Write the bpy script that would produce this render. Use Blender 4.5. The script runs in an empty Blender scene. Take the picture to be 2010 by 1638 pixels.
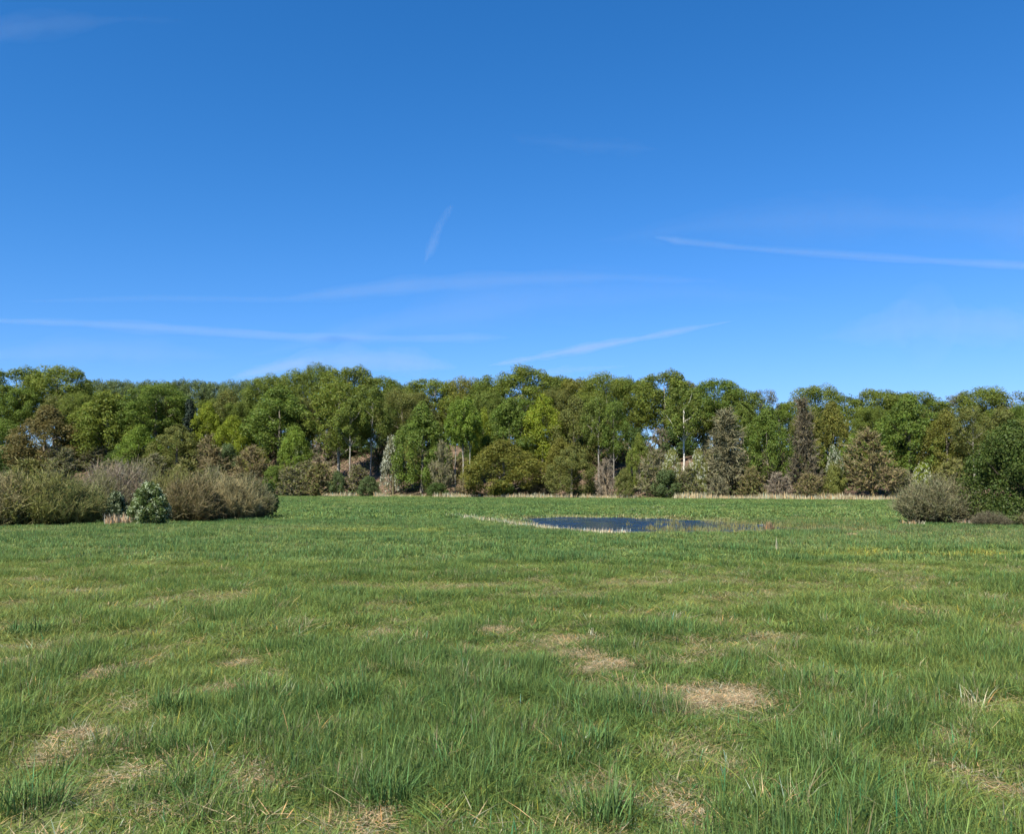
import bpy, math, random, re
import numpy as np

SC = bpy.context.scene
COL = SC.collection
R = math.radians

# ------------------------------------------------------------------ camera, sky, sun, exposure
FPX, CX, CY = 1672.0, 1005.0, 819.0      # focal length and centre, in pixels of the 2010 x 1638 photograph
HZ, EYE = 960.0, 1.7                     # horizon row, eye height
TH = math.atan((HZ - CY) / FPX)
cam = bpy.data.cameras.new('camera')
cam.sensor_width = 36.0
cam.lens = 36.0 * FPX / 2010.0
cam.clip_start, cam.clip_end = 0.1, 400000.0
camo = bpy.data.objects.new('camera', cam)
COL.objects.link(camo)
camo.location = (0, 0, EYE)
camo.rotation_euler = (math.pi / 2 + TH, 0, 0)
SC.camera = camo

SUN_EL, SUN_AZ = 48.0, 212.0             # compass-like: 0 = +Y (view direction), clockwise
world = bpy.data.worlds.new('World')
SC.world = world
world.use_nodes = True
wn = world.node_tree
for n in list(wn.nodes):
    wn.nodes.remove(n)
wo = wn.nodes.new('ShaderNodeOutputWorld')
wb = wn.nodes.new('ShaderNodeBackground')
ws = wn.nodes.new('ShaderNodeTexSky')
ws.sky_type = 'NISHITA'
ws.sun_disc = False
ws.sun_elevation = R(SUN_EL)
ws.sun_rotation = R(SUN_AZ)
ws.altitude = 0.0
ws.air_density, ws.dust_density, ws.ozone_density = 1.0, 0.1, 3.0
whs = wn.nodes.new('ShaderNodeHueSaturation')
whs.inputs['Saturation'].default_value = 1.12
wsep = wn.nodes.new('ShaderNodeSeparateColor')
wcom = wn.nodes.new('ShaderNodeCombineColor')
wn.links.new(ws.outputs[0], whs.inputs['Color'])
wn.links.new(whs.outputs[0], wsep.inputs[0])
EXPOSURE = 1.1
for k, (gain, power) in enumerate([(1.19, 1.575), (0.99, 1.06), (1.29, 0.95)]):   # deep saturated blue of the phone's colour rendering
    w1, w2, w3 = [wn.nodes.new('ShaderNodeMath') for _ in range(3)]
    w1.operation, w2.operation, w3.operation = 'MULTIPLY', 'POWER', 'MULTIPLY'
    w1.inputs[1].default_value = 0.13
    w2.inputs[1].default_value = power
    w3.inputs[1].default_value = gain
    wn.links.new(wsep.outputs[k], w1.inputs[0])
    wn.links.new(w1.outputs[0], w2.inputs[0])
    wn.links.new(w2.outputs[0], w3.inputs[0])
    sh, lift = [(1.2, 1.08), (.38, 1.09), (.0, 1.0)][k]     # soft shoulder towards the horizon: y * lift / (1 + sh * y)
    w4, w5, w6, w7 = [wn.nodes.new('ShaderNodeMath') for _ in range(4)]
    w4.operation, w5.operation, w6.operation, w7.operation = 'MULTIPLY', 'ADD', 'DIVIDE', 'MULTIPLY'
    w4.inputs[1].default_value = sh
    w5.inputs[1].default_value = 1.0
    w7.inputs[1].default_value = lift * 10.0 / 2 ** EXPOSURE
    wn.links.new(w3.outputs[0], w4.inputs[0])
    wn.links.new(w4.outputs[0], w5.inputs[0])
    wn.links.new(w3.outputs[0], w6.inputs[0])
    wn.links.new(w5.outputs[0], w6.inputs[1])
    wn.links.new(w6.outputs[0], w7.inputs[0])
    wn.links.new(w7.outputs[0], wcom.inputs[k])
wb.inputs['Strength'].default_value = 0.1
wn.links.new(wcom.outputs[0], wb.inputs['Color'])
wn.links.new(wb.outputs[0], wo.inputs['Surface'])

sl = bpy.data.lights.new('sun', 'SUN')
sl.energy, sl.angle, sl.color = 5.0, R(0.53), (1.0, 0.94, 0.83)
so = bpy.data.objects.new('sun', sl)
COL.objects.link(so)
az, el = R(SUN_AZ), R(SUN_EL)
SUNV = (math.sin(az) * math.cos(el), math.cos(az) * math.cos(el), math.sin(el))
from mathutils import Vector
so.rotation_euler = Vector(SUNV).to_track_quat('Z', 'Y').to_euler()
so.location = (-30, -20, 40)

vs = SC.view_settings
vs.view_transform, vs.look, vs.gamma, vs.exposure = 'Standard', 'None', 1.0, EXPOSURE
vs.use_curve_mapping = False
SC.render.engine = 'CYCLES'
SC.cycles.max_bounces = 4
SC.cycles.diffuse_bounces = 3
SC.cycles.transmission_bounces = 3
SC.cycles.glossy_bounces = 2
SC.cycles.transparent_max_bounces = 8
SC.cycles.use_denoising = True
SC.cycles.use_adaptive_sampling = True
SC.cycles.adaptive_threshold = 0.02

# ------------------------------------------------------------------ geometry of the view
def ray(px, py):
    u, v = (px - CX) / FPX, (CY - py) / FPX
    c, s = math.cos(TH), math.sin(TH)
    return (u, c - v * s, s + v * c)

def ground_at(px, py, z=0.0):
    d = ray(px, py)
    t = (z - EYE) / d[2]
    return d[0] * t, d[1] * t

def height_at(px, py, Y):
    d = ray(px, py)
    return EYE + d[2] * Y / d[1]

def x_at(px, Y):
    d = ray(px, HZ)
    return d[0] * Y / d[1]

# ------------------------------------------------------------------ numpy noise
def _hash(i, j, seed):
    h = (i.astype(np.int64) * 374761393 + j.astype(np.int64) * 668265263 + seed * 1442695041) & 0x7fffffff
    h = ((h ^ (h >> 13)) * 1274126177) & 0x7fffffff
    return ((h ^ (h >> 16)) & 0xffff) / 65535.0

def noise2(x, y, seed=0):
    x, y = np.asarray(x, float), np.asarray(y, float)
    i, j = np.floor(x), np.floor(y)
    fx, fy = x - i, y - j
    fx, fy = fx * fx * (3 - 2 * fx), fy * fy * (3 - 2 * fy)
    a, b = _hash(i, j, seed), _hash(i + 1, j, seed)
    c, d = _hash(i, j + 1, seed), _hash(i + 1, j + 1, seed)
    return (a * (1 - fx) + b * fx) * (1 - fy) + (c * (1 - fx) + d * fx) * fy

def fbm(x, y, seed=0, octv=4):
    s, a, t = 0.0, 0.5, 0.0
    for k in range(octv):
        s = s + a * noise2(np.asarray(x) * 2 ** k, np.asarray(y) * 2 ** k, seed + k * 17)
        t += a
        a *= 0.5
    return s / t

def sstep(a, b, x):
    t = np.clip((np.asarray(x, float) - a) / (b - a), 0, 1)
    return t * t * (3 - 2 * t)

# ------------------------------------------------------------------ terrain
EX = [-400, -120, -46, 0, 33, 53, 90, 400]
EYD = [300, 212, 188, 160, 143, 128, 124, 124]
def edge(x):
    return np.interp(x, EX, EYD)

def hill_h(x):
    return np.interp(x, [-150, -60, 0, 40, 60, 150], [14, 13, 12, 10, 8.5, 8])

POND_PX = [(1028, 1020.5), (1048, 1018), (1085, 1018.4), (1110, 1016.4), (1165, 1017.6), (1215, 1017), (1260, 1019.8), (1300, 1019.2), (1340, 1022.6), (1385, 1023), (1430, 1028.5), (1480, 1030.5),
           (1515, 1036), (1560, 1038.5), (1620, 1041), (1690, 1043.6), (1720, 1045.4), (1640, 1046.6), (1560, 1046.4), (1500, 1045.5), (1440, 1048.5), (1390, 1045.5), (1330, 1048), (1270, 1044.6), (1225, 1048.4), (1180, 1046.4), (1140, 1043.6),
           (1115, 1038), (1080, 1034.5), (1060, 1028)]
WATER_Z = -0.10
POND = np.array([ground_at(a, b, WATER_Z) for a, b in POND_PX])

def poly_dist(px, py, poly):
    """signed distance to a polygon, negative inside"""
    px, py = np.asarray(px, float), np.asarray(py, float)
    best = np.full(px.shape, 1e9)
    inside = np.zeros(px.shape, bool)
    n = len(poly)
    for k in range(n):
        ax, ay = poly[k]
        bx, by = poly[(k + 1) % n]
        vx, vy = bx - ax, by - ay
        t = np.clip(((px - ax) * vx + (py - ay) * vy) / (vx * vx + vy * vy), 0, 1)
        d = np.hypot(px - ax - t * vx, py - ay - t * vy)
        best = np.minimum(best, d)
        c = ((ay > py) != (by > py)) & (px < (bx - ax) * (py - ay) / (by - ay + 1e-12) + ax)
        inside ^= c
    return np.where(inside, -best, best)

def terrain(x, y):
    x, y = np.asarray(x, float), np.asarray(y, float)
    z = 0.10 * (fbm(x / 6.0, y / 6.0, 3, 3) - 0.5) * sstep(0, 6, np.hypot(x, y))
    z = z * (1 - sstep(110, 150, y))
    near = (np.abs(x) < 60) & (y > 15) & (y < 80)
    d = np.full(x.shape, 50.0)
    if near.any():
        d = np.where(near, poly_dist(np.where(near, x, 0), np.where(near, y, 0), POND), 50.0)
    bowl = sstep(2.2, -1.0, d)
    z = z * (1 - bowl) - 0.30 * bowl
    s = y - edge(x)
    z = z + hill_h(x) * sstep(2, 46, s) * (1 + 0.12 * (fbm(x / 25, y / 25, 9, 2) - 0.5)) + 0.6 * sstep(0, 6, s) * fbm(x / 5, y / 5, 8, 2)
    return z

# ------------------------------------------------------------------ meshes
def make_mesh(name, verts, faces, mat, face_tone=None, smooth=False):
    """verts (N,3); faces: list of (M,k) index arrays; face_tone: list matching faces of (M,3) multipliers"""
    verts = np.asarray(verts, np.float32)
    faces = [np.asarray(f, np.int32) for f in faces if len(f)]
    me = bpy.data.meshes.new(name)
    me.vertices.add(len(verts))
    me.vertices.foreach_set('co', verts.ravel())
    nl = sum(f.size for f in faces)
    npoly = sum(len(f) for f in faces)
    me.loops.add(nl)
    me.loops.foreach_set('vertex_index', np.concatenate([f.ravel() for f in faces]))
    me.polygons.add(npoly)
    tot = np.concatenate([np.full(len(f), f.shape[1], np.int32) for f in faces])
    st = np.concatenate([[0], np.cumsum(tot)[:-1]]).astype(np.int32)
    me.polygons.foreach_set('loop_start', st)
    me.polygons.foreach_set('loop_total', tot)
    if smooth:
        me.polygons.foreach_set('use_smooth', np.ones(npoly, bool))
    if face_tone is not None:
        tn = np.concatenate([np.asarray(t, np.float32) for t in face_tone if len(t)])
        at = me.attributes.new('tone', 'FLOAT_COLOR', 'FACE')
        at.data.foreach_set('color', np.concatenate([tn, np.ones((len(tn), 1), np.float32)], 1).ravel())
    me.update(calc_edges=True)
    me.validate()
    if mat:
        me.materials.append(mat)
    return me

def obj(name, me, parent=None, color=None, loc=(0, 0, 0)):
    o = bpy.data.objects.new(name, me)
    COL.objects.link(o)
    o.location = loc
    if parent:
        o.parent = parent
    if color:
        o.color = (*color, 1.0)
    return o

def tag(o, label=None, cat=None, group=None, kind=None):
    if label: o['label'] = label
    if cat: o['category'] = cat
    if group: o['group'] = group
    if kind: o['kind'] = kind
    return o

# ------------------------------------------------------------------ materials
def nt(name):
    m = bpy.data.materials.new(name)
    m.use_nodes = True
    t = m.node_tree
    for n in list(t.nodes):
        t.nodes.remove(n)
    return m, t, t.nodes.new('ShaderNodeOutputMaterial')

def N(t, kind, **kw):
    n = t.nodes.new(kind)
    for k, v in kw.items():
        setattr(n, k, v)
    return n

def mulcol(t, a, b):
    m = N(t, 'ShaderNodeMix', data_type='RGBA', blend_type='MULTIPLY')
    m.inputs[0].default_value = 1.0
    t.links.new(a, m.inputs[6])
    t.links.new(b, m.inputs[7])
    return m.outputs[2]

def leaf_material(name, instancer=False, trans=0.42, gloss=0.012, rough=0.6):
    m, t, out = nt(name)
    if instancer:
        a = N(t, 'ShaderNodeAttribute', attribute_type='INSTANCER', attribute_name='tint')
        base = a.outputs['Color']
    else:
        base = N(t, 'ShaderNodeObjectInfo').outputs['Color']
    tone = N(t, 'ShaderNodeAttribute', attribute_type='GEOMETRY', attribute_name='tone')
    col = mulcol(t, base, tone.outputs['Color'])
    d = N(t, 'ShaderNodeBsdfDiffuse')
    tr = N(t, 'ShaderNodeBsdfTranslucent')
    g = N(t, 'ShaderNodeBsdfGlossy')
    g.inputs['Roughness'].default_value = rough
    g.inputs['Color'].default_value = (1, 1, 1, 1)
    t.links.new(col, d.inputs['Color'])
    t.links.new(col, tr.inputs['Color'])
    mx = N(t, 'ShaderNodeMixShader')
    mx.inputs[0].default_value = trans
    t.links.new(d.outputs[0], mx.inputs[1])
    t.links.new(tr.outputs[0], mx.inputs[2])
    mg = N(t, 'ShaderNodeMixShader')
    mg.inputs[0].default_value = gloss
    t.links.new(mx.outputs[0], mg.inputs[1])
    t.links.new(g.outputs[0], mg.inputs[2])
    t.links.new(mg.outputs[0], out.inputs['Surface'])
    return m

def bark_material(name):
    m, t, out = nt(name)
    oi = N(t, 'ShaderNodeObjectInfo')
    tc = N(t, 'ShaderNodeTexCoord')
    mp = N(t, 'ShaderNodeMapping')
    mp.inputs['Scale'].default_value = (3, 3, 0.7)
    nz = N(t, 'ShaderNodeTexNoise')
    nz.inputs['Scale'].default_value = 2.0
    nz.inputs['Detail'].default_value = 5
    cr = N(t, 'ShaderNodeValToRGB')
    cr.color_ramp.elements[0].position, cr.color_ramp.elements[0].color = 0.3, (0.45, 0.45, 0.42, 1)
    cr.color_ramp.elements[1].position, cr.color_ramp.elements[1].color = 0.7, (1.15, 1.12, 1.05, 1)
    t.links.new(tc.outputs['Object'], mp.inputs[0])
    t.links.new(mp.outputs[0], nz.inputs['Vector'])
    t.links.new(nz.outputs['Fac'], cr.inputs[0])
    d = N(t, 'ShaderNodeBsdfDiffuse')
    t.links.new(mulcol(t, oi.outputs['Color'], cr.outputs['Color']), d.inputs['Color'])
    t.links.new(d.outputs[0], out.inputs['Surface'])
    return m

M_LEAF = leaf_material('foliage')
M_TWIG = leaf_material('twigs', trans=0.0, gloss=0.02)
M_PETAL = leaf_material('petals', trans=0.3, gloss=0.0)
M_BARK = bark_material('bark')
M_GRASS = leaf_material('grass_blades', instancer=True, trans=0.40, gloss=0.012, rough=0.55)
M_STRAW = leaf_material('straw_blades', trans=0.2, gloss=0.01)

def ground_material():
    m, t, out = nt('meadow_soil')
    geo = N(t, 'ShaderNodeNewGeometry')
    def nzz(scale, det=6):
        n = N(t, 'ShaderNodeTexNoise')
        n.inputs['Scale'].default_value = scale
        n.inputs['Detail'].default_value = det
        t.links.new(geo.outputs['Position'], n.inputs['Vector'])
        return n.outputs['Fac']
    r1 = N(t, 'ShaderNodeValToRGB')
    e = r1.color_ramp.elements
    e[0].position, e[0].color = 0.35, (0.075, 0.115, 0.030, 1)
    e[1].position, e[1].color = 0.68, (0.150, 0.155, 0.062, 1)
    t.links.new(nzz(7.0), r1.inputs[0])
    r2 = N(t, 'ShaderNodeValToRGB')          # leaf litter under the wood
    e = r2.color_ramp.elements
    e[0].position, e[0].color = 0.3, (0.075, 0.052, 0.035, 1)
    e[1].position, e[1].color = 0.7, (0.17, 0.12, 0.085, 1)
    t.links.new(nzz(0.9), r2.inputs[0])
    at = N(t, 'ShaderNodeAttribute', attribute_name='wood')
    mx = N(t, 'ShaderNodeMix', data_type='RGBA')
    t.links.new(at.outputs['Fac'], mx.inputs[0])
    t.links.new(r1.outputs[0], mx.inputs[6])
    t.links.new(r2.outputs[0], mx.inputs[7])
    mud = N(t, 'ShaderNodeAttribute', attribute_name='mud')
    mx2 = N(t, 'ShaderNodeMix', data_type='RGBA')
    t.links.new(mud.outputs['Fac'], mx2.inputs[0])
    t.links.new(mx.outputs[2], mx2.inputs[6])
    mx2.inputs[7].default_value = (0.055, 0.045, 0.03, 1)
    d = N(t, 'ShaderNodeBsdfDiffuse')
    t.links.new(mx2.outputs[2], d.inputs['Color'])
    t.links.new(d.outputs[0], out.inputs['Surface'])
    return m

def water_material():
    m, t, out = nt('pond_water')
    geo = N(t, 'ShaderNodeNewGeometry')
    mp = N(t, 'ShaderNodeMapping')
    mp.inputs['Scale'].default_value = (1.0, 0.55, 1.0)
    nz = N(t, 'ShaderNodeTexNoise')
    nz.inputs['Scale'].default_value = 9.0
    nz.inputs['Detail'].default_value = 4
    bp = N(t, 'ShaderNodeBump')
    bp.inputs['Strength'].default_value = 1.0
    bp.inputs['Distance'].default_value = 0.16
    pb = N(t, 'ShaderNodeBsdfPrincipled')
    pb.inputs['Base Color'].default_value = (0.006, 0.012, 0.022, 1)
    pb.inputs['Roughness'].default_value = 0.21
    pb.inputs['IOR'].default_value = 1.33
    wz = N(t, 'ShaderNodeTexNoise')
    wz.inputs['Scale'].default_value = 0.35
    wz.inputs['Detail'].default_value = 3
    wr = N(t, 'ShaderNodeMapRange')
    wr.inputs['From Min'].default_value, wr.inputs['From Max'].default_value = 0.38, 0.62
    wr.inputs['To Min'].default_value, wr.inputs['To Max'].default_value = 0.09, 0.34
    t.links.new(geo.outputs['Position'], wz.inputs['Vector'])
    t.links.new(wz.outputs['Fac'], wr.inputs['Value'])
    t.links.new(wr.outputs[0], pb.inputs['Roughness'])
    t.links.new(geo.outputs['Position'], mp.inputs[0])
    t.links.new(mp.outputs[0], nz.inputs['Vector'])
    t.links.new(nz.outputs['Fac'], bp.inputs['Height'])
    t.links.new(bp.outputs[0], pb.inputs['Normal'])
    t.links.new(pb.outputs[0], out.inputs['Surface'])
    return m

# ------------------------------------------------------------------ ground and pond
def build_ground():
    xs = np.concatenate([[-6000, -3500, -2000, -1200, -800, -550, -400, -300, -230], np.arange(-180, -60, 3.0), np.arange(-60, 60, 0.6),
                         np.arange(60, 181, 3.0), [230, 300, 400, 550, 800, 1200, 2000, 3500, 6000]])
    ys = np.concatenate([[-3000, -1500, -700, -350, -180, -90, -50], np.arange(-30, 0, 3.0), np.arange(0, 70, 0.6), np.arange(70, 290, 2.2),
                         [300, 320, 360, 420, 520, 700, 1000, 1600, 2600, 4500, 8000]])
    X, Y = np.meshgrid(xs, ys)
    Z = terrain(X, Y)
    v = np.stack([X.ravel(), Y.ravel(), Z.ravel()], 1)
    nx, ny = len(xs), len(ys)
    i = np.arange(nx * ny).reshape(ny, nx)
    q = np.stack([i[:-1, :-1], i[:-1, 1:], i[1:, 1:], i[1:, :-1]], -1).reshape(-1, 4)
    me = make_mesh('meadow_ground', v, [q], ground_material(), smooth=True)
    s = (Y - edge(X)).ravel()
    a = me.attributes.new('wood', 'FLOAT', 'POINT')
    a.data.foreach_set('value', sstep(1, 7, s + 3 * (fbm(X.ravel() / 3, Y.ravel() / 3, 5) - .5)).astype(np.float32))
    a = me.attributes.new('mud', 'FLOAT', 'POINT')
    near = (np.abs(v[:, 0]) < 60) & (v[:, 1] > 15) & (v[:, 1] < 80)
    dd = np.where(near, poly_dist(v[:, 0], v[:, 1], POND), 50)
    a.data.foreach_set('value', sstep(0.7, 0.0, dd).astype(np.float32))
    tag(obj('ground', me), 'green meadow ground rising into a wooded hillside', None, None, 'structure')

    c = POND.mean(0)
    ring = c + (POND - c) * 1.10
    ring = np.concatenate([ring, [c]])
    n = len(POND)
    v = np.concatenate([ring, np.full((n + 1, 1), WATER_Z)], 1)
    f = [[k, (k + 1) % n, n] for k in range(n)]
    tag(obj('pond_water', make_mesh('pond_water', v, [np.array(f)[:, ::-1]], water_material())),
        'dark blue rippled pond water in the meadow', None, None, 'structure')
build_ground()

# ------------------------------------------------------------------ tree builders
def unit(v):
    return v / np.maximum(np.linalg.norm(v, axis=-1, keepdims=True), 1e-9)

def tube(pts, rads, sides=6):
    pts = np.asarray(pts, float)
    n = len(pts)
    tg = unit(np.gradient(pts, axis=0))
    ref = np.array([0.31, 0.87, 0.11])
    a = unit(np.cross(tg, ref))
    b = np.cross(tg, a)
    ang = np.arange(sides) * 2 * math.pi / sides
    v = pts[:, None, :] + np.asarray(rads)[:, None, None] * (np.cos(ang)[None, :, None] * a[:, None, :] + np.sin(ang)[None, :, None] * b[:, None, :])
    i = np.arange(n * sides).reshape(n, sides)
    j = np.roll(i, -1, 1)
    q = np.stack([i[:-1], j[:-1], j[1:], i[1:]], -1).reshape(-1, 4)
    return v.reshape(-1, 3), q

class Bag:
    def __init__(s):
        s.v, s.f, s.n = [], [], 0
    def add(s, v, f):
        s.v.append(v)
        s.f.append(np.asarray(f) + s.n)
        s.n += len(v)
    def mesh(s, name, mat, smooth=True):
        return make_mesh(name, np.concatenate(s.v), [np.concatenate(s.f)], mat, smooth=smooth)

def cards(P, Nrm, size, rng, aspect=0.7):
    """rhombic leaf cards at P facing Nrm"""
    n = len(P)
    t = unit(np.cross(Nrm, rng.normal(size=(n, 3))))
    b = np.cross(Nrm, t)
    s = size[:, None]
    fold = Nrm * s * rng.uniform(-.25, .25, (n, 1))
    v = np.stack([P - t * s, P + b * s * aspect + fold, P + t * s, P - b * s * aspect + fold], 1).reshape(-1, 3)
    return v, np.arange(4 * n).reshape(n, 4)

def tones(n, rng, spread=0.15, hue=0.09, clump=None):
    l = rng.normal(1.0, spread, n).clip(0.35, 1.9)
    if clump is not None:
        l = l * clump
    h = rng.normal(0, hue, n)
    return np.stack([l * (1 + h), l, l * (1 - h * 0.8)], 1).clip(0.05, 3)

def leaf_lobes(lobes, n, size, rng, gap=0.0, shell=0.36, up=0.12):
    """leaf cards spread near the outer shell of many small lobes"""
    C = np.array([l[0] for l in lobes], float)
    Rr = np.array([l[1] for l in lobes], float)
    w = (Rr[:, 0] * Rr[:, 2])
    k = rng.choice(len(lobes), n, p=w / w.sum())
    d = unit(rng.normal(size=(n, 3)))
    d[:, 2] = np.where((d[:, 2] < -0.2) & (rng.random(n) < 0.55), -d[:, 2], d[:, 2])
    r = 1 - np.abs(rng.normal(0, shell, n))
    r = np.clip(r, 0.05, 1.05) + rng.exponential(0.05, n)
    P = C[k] + d * r[:, None] * Rr[k]
    if gap > 0:
        q = noise2(P[:, 0] * 1.3 + P[:, 2] * .7, P[:, 2] * 1.1 - P[:, 1] * .9, int(rng.integers(999)))
        keep = q > gap
        P, d, k = P[keep], d[keep], k[keep]
    n = len(P)
    nr = unit(d * 1.0 + rng.normal(size=(n, 3)) * 0.55 + np.array([0, 0, up]))
    lt = rng.normal(1, .09, len(lobes))[k]
    v, q = cards(P, nr, size * rng.uniform(.55, 1.35, n), rng)
    return v, q, tones(n, rng, clump=lt)

def crown_lobes(H, z0, rad, rng, nl, shape='dome', lr=0.26):
    out = []
    for k in range(nl):
        u = (k + rng.random()) / nl
        a = k * 2.39996 + rng.normal(0, .35)
        z = z0 + (H - z0) * (0.06 + 0.90 * u)
        t = (z - z0) / (H - z0)
        if shape == 'dome':
            pr = rad * math.sqrt(max(0.0, 1 - (max(0, t - 0.38) / 0.66) ** 2)) * (0.58 + 0.42 * min(1, t / 0.36))
        elif shape == 'full':
            pr = rad * (math.sin(math.pi * min(1, 0.22 + 0.80 * t)) ** 0.75)
        elif shape == 'cone':
            pr = rad * (1.02 - t) ** 0.8
        else:
            pr = rad * math.sqrt(max(0.02, 1 - t * t))
        r0 = lr * rad * rng.uniform(.7, 1.3)
        q = max(0.0, pr - r0 * 0.75) * (1.0 if rng.random() < .72 else rng.uniform(.2, .8))
        c = np.array([q * math.cos(a), q * math.sin(a), min(z, H - r0 * 0.75)]) + rng.normal(0, .06 * rad, 3) * [1, 1, .5]
        out.append((c, np.array([r0 * rng.uniform(.8, 1.15), r0 * rng.uniform(.8, 1.15), r0 * rng.uniform(1.0, 1.6)])))
    return out

def limb(p0, p1, r0, r1, rng, n=6, sag=0.12):
    t = np.linspace(0, 1, n)[:, None]
    L = np.linalg.norm(np.subtract(p1, p0))
    mid = np.array([0, 0, -sag * L]) * (t * (1 - t)) * 2 + rng.normal(0, .035 * L, (n, 3)) * np.sin(t * math.pi)
    return np.asarray(p0) * (1 - t) + np.asarray(p1) * t + mid, np.linspace(r0, r1, n)

def trunk_mesh(H, z0, lobes, rng, r=0.28, nlimb=9, top=0.86, lean=0.03, fork=False):
    bag = Bag()
    n = 9
    t = np.linspace(0, 1, n)
    p = np.stack([np.cumsum(rng.normal(0, lean * H / n, n)), np.cumsum(rng.normal(0, lean * H / n, n)), t * H * top], 1)
    p[:, :2] -= p[0, :2]
    p[0, 2] = -0.5
    rr = r * (1 - t) ** 0.7 + 0.04
    rr[0] *= 1.5
    bag.add(*tube(p, rr, 7))
    idx = rng.choice(len(lobes), min(nlimb, len(lobes)), replace=False)
    for k in idx:
        c = lobes[k][0]
        zz = min(max(z0 * 0.85, c[2] - 0.35 * np.hypot(c[0], c[1]) - 0.12 * H), H * top * .95)
        f = zz / (H * top)
        b0 = np.array([np.interp(f, t, p[:, 0]), np.interp(f, t, p[:, 1]), zz])
        rb = max(0.05, np.interp(f, t, rr) * 0.55)
        pts, rad = limb(b0, c, rb, 0.03, rng)
        bag.add(*tube(pts, rad, 5))
    return bag.mesh('trunk', M_BARK)

def ribbons(A, B, wa, wb, rng):
    n = len(A)
    s = unit(np.cross(B - A, rng.normal(size=(n, 3))))
    wa, wb = np.broadcast_to(wa, n)[:, None], np.broadcast_to(wb, n)[:, None]
    v = np.stack([A - s * wa, A + s * wa, B + s * wb, B - s * wb], 1).reshape(-1, 3)
    return v, np.arange(4 * n).reshape(n, 4)

def join(parts):
    v, f, t, n = [], [], [], 0
    for a, b, c in parts:
        v.append(a); f.append(b + n); t.append(c); n += len(a)
    return np.concatenate(v), np.concatenate(f), np.concatenate(t)

PROTO = {}
def proto(key, H, W, parts):
    """parts: list of (name, mesh); H, W its real height and width"""
    PROTO[key] = (H, W, parts)

def leafy(key, seed, H, rad, z0, nl, n, size, shape='dome', gap=0.28, lr=0.26, r=0.28, nlimb=10, shell=.30, top=.86, petals=0):
    rng = np.random.default_rng(seed)
    lb = crown_lobes(H, z0, rad, rng, nl, shape, lr)
    v, q, t = leaf_lobes(lb, n, size, rng, gap, shell)
    parts = [('trunk', trunk_mesh(H, z0, lb, rng, r, nlimb, top)), ('crown', make_mesh('crown', v, [q], M_LEAF, [t]))]
    if petals:
        C = np.array([l[0] for l in lb]); Rr = np.array([l[1] for l in lb])
        k = rng.integers(len(lb), size=petals // 12)
        d = unit(rng.normal(size=(len(k), 3)) + [0, 0, .35])
        P = C[k] + d * Rr[k] * rng.uniform(.97, 1.12, (len(k), 1))
        P = np.repeat(P, 12, 0) + rng.normal(0, size * 1.0, (len(P) * 12, 3))
        v, q = cards(P, unit(np.repeat(d, 12, 0) + rng.normal(0, .7, P.shape)), size * rng.uniform(.35, .7, len(P)), rng, .9)
        parts.append(('blossom', make_mesh('blossom', v, [q], M_PETAL, [tones(len(P), rng, .12, .03)])))
    proto(key, H, 2 * rad * 1.04, parts)

def twiggy(key, seed, H, rad, z0, nlimb, nsub, ntw, width, shape='dome', leaves=0, leaf=0.2, droop=0.0):
    rng = np.random.default_rng(seed)
    lb = crown_lobes(H * .94, z0, rad * .86, rng, nlimb, shape, 0.2)
    tr = trunk_mesh(H, z0, lb, rng, 0.22, nlimb, 0.93)
    A, B, wa = [], [], []
    for c, rr in lb:
        base = np.array([c[0] * .25, c[1] * .25, max(z0 * .7, c[2] - .35 * np.hypot(c[0], c[1]) - .06 * H)])
        for _ in range(nsub):
            s = base + (c - base) * rng.uniform(.25, 1.0)
            d = unit((c - base) / (np.linalg.norm(c - base) + .01) + rng.normal(0, .7, 3) + [0, 0, .25 - droop])
            L = rng.uniform(.6, 1.2) * rr.mean() * 1.7
            e = s + d * L
            A.append(s); B.append(e); wa.append(width * 1.5)
            f = rng.uniform(.15, 1, ntw)[:, None]
            ts = s + (e - s) * f
            td = unit(d + rng.normal(0, .65, (ntw, 3)) + [0, 0, .2 - droop])
            te = ts + td * rng.uniform(.25, .75, (ntw, 1)) * L
            A.extend(ts); B.extend(te); wa.extend([width] * ntw)
    A, B, wa = np.array(A), np.array(B), np.array(wa)
    v, q = ribbons(A, B, wa, wa * .35, rng)
    parts = [('trunk', tr), ('twigs', make_mesh('twigs', v, [q], M_TWIG, [tones(len(A), rng, .25, .06)]))]
    if leaves:
        k = rng.integers(len(A), size=leaves)
        P = A[k] + (B[k] - A[k]) * rng.uniform(.4, 1.05, (leaves, 1)) + rng.normal(0, leaf * .5, (leaves, 3))
        v, q = cards(P, unit(rng.normal(size=(leaves, 3)) + [0, 0, .4]), leaf * rng.uniform(.5, 1.3, leaves), rng)
        parts.append(('crown', make_mesh('crown', v, [q], M_LEAF, [tones(leaves, rng)])))
    proto(key, H, 2 * rad, parts)

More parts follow.
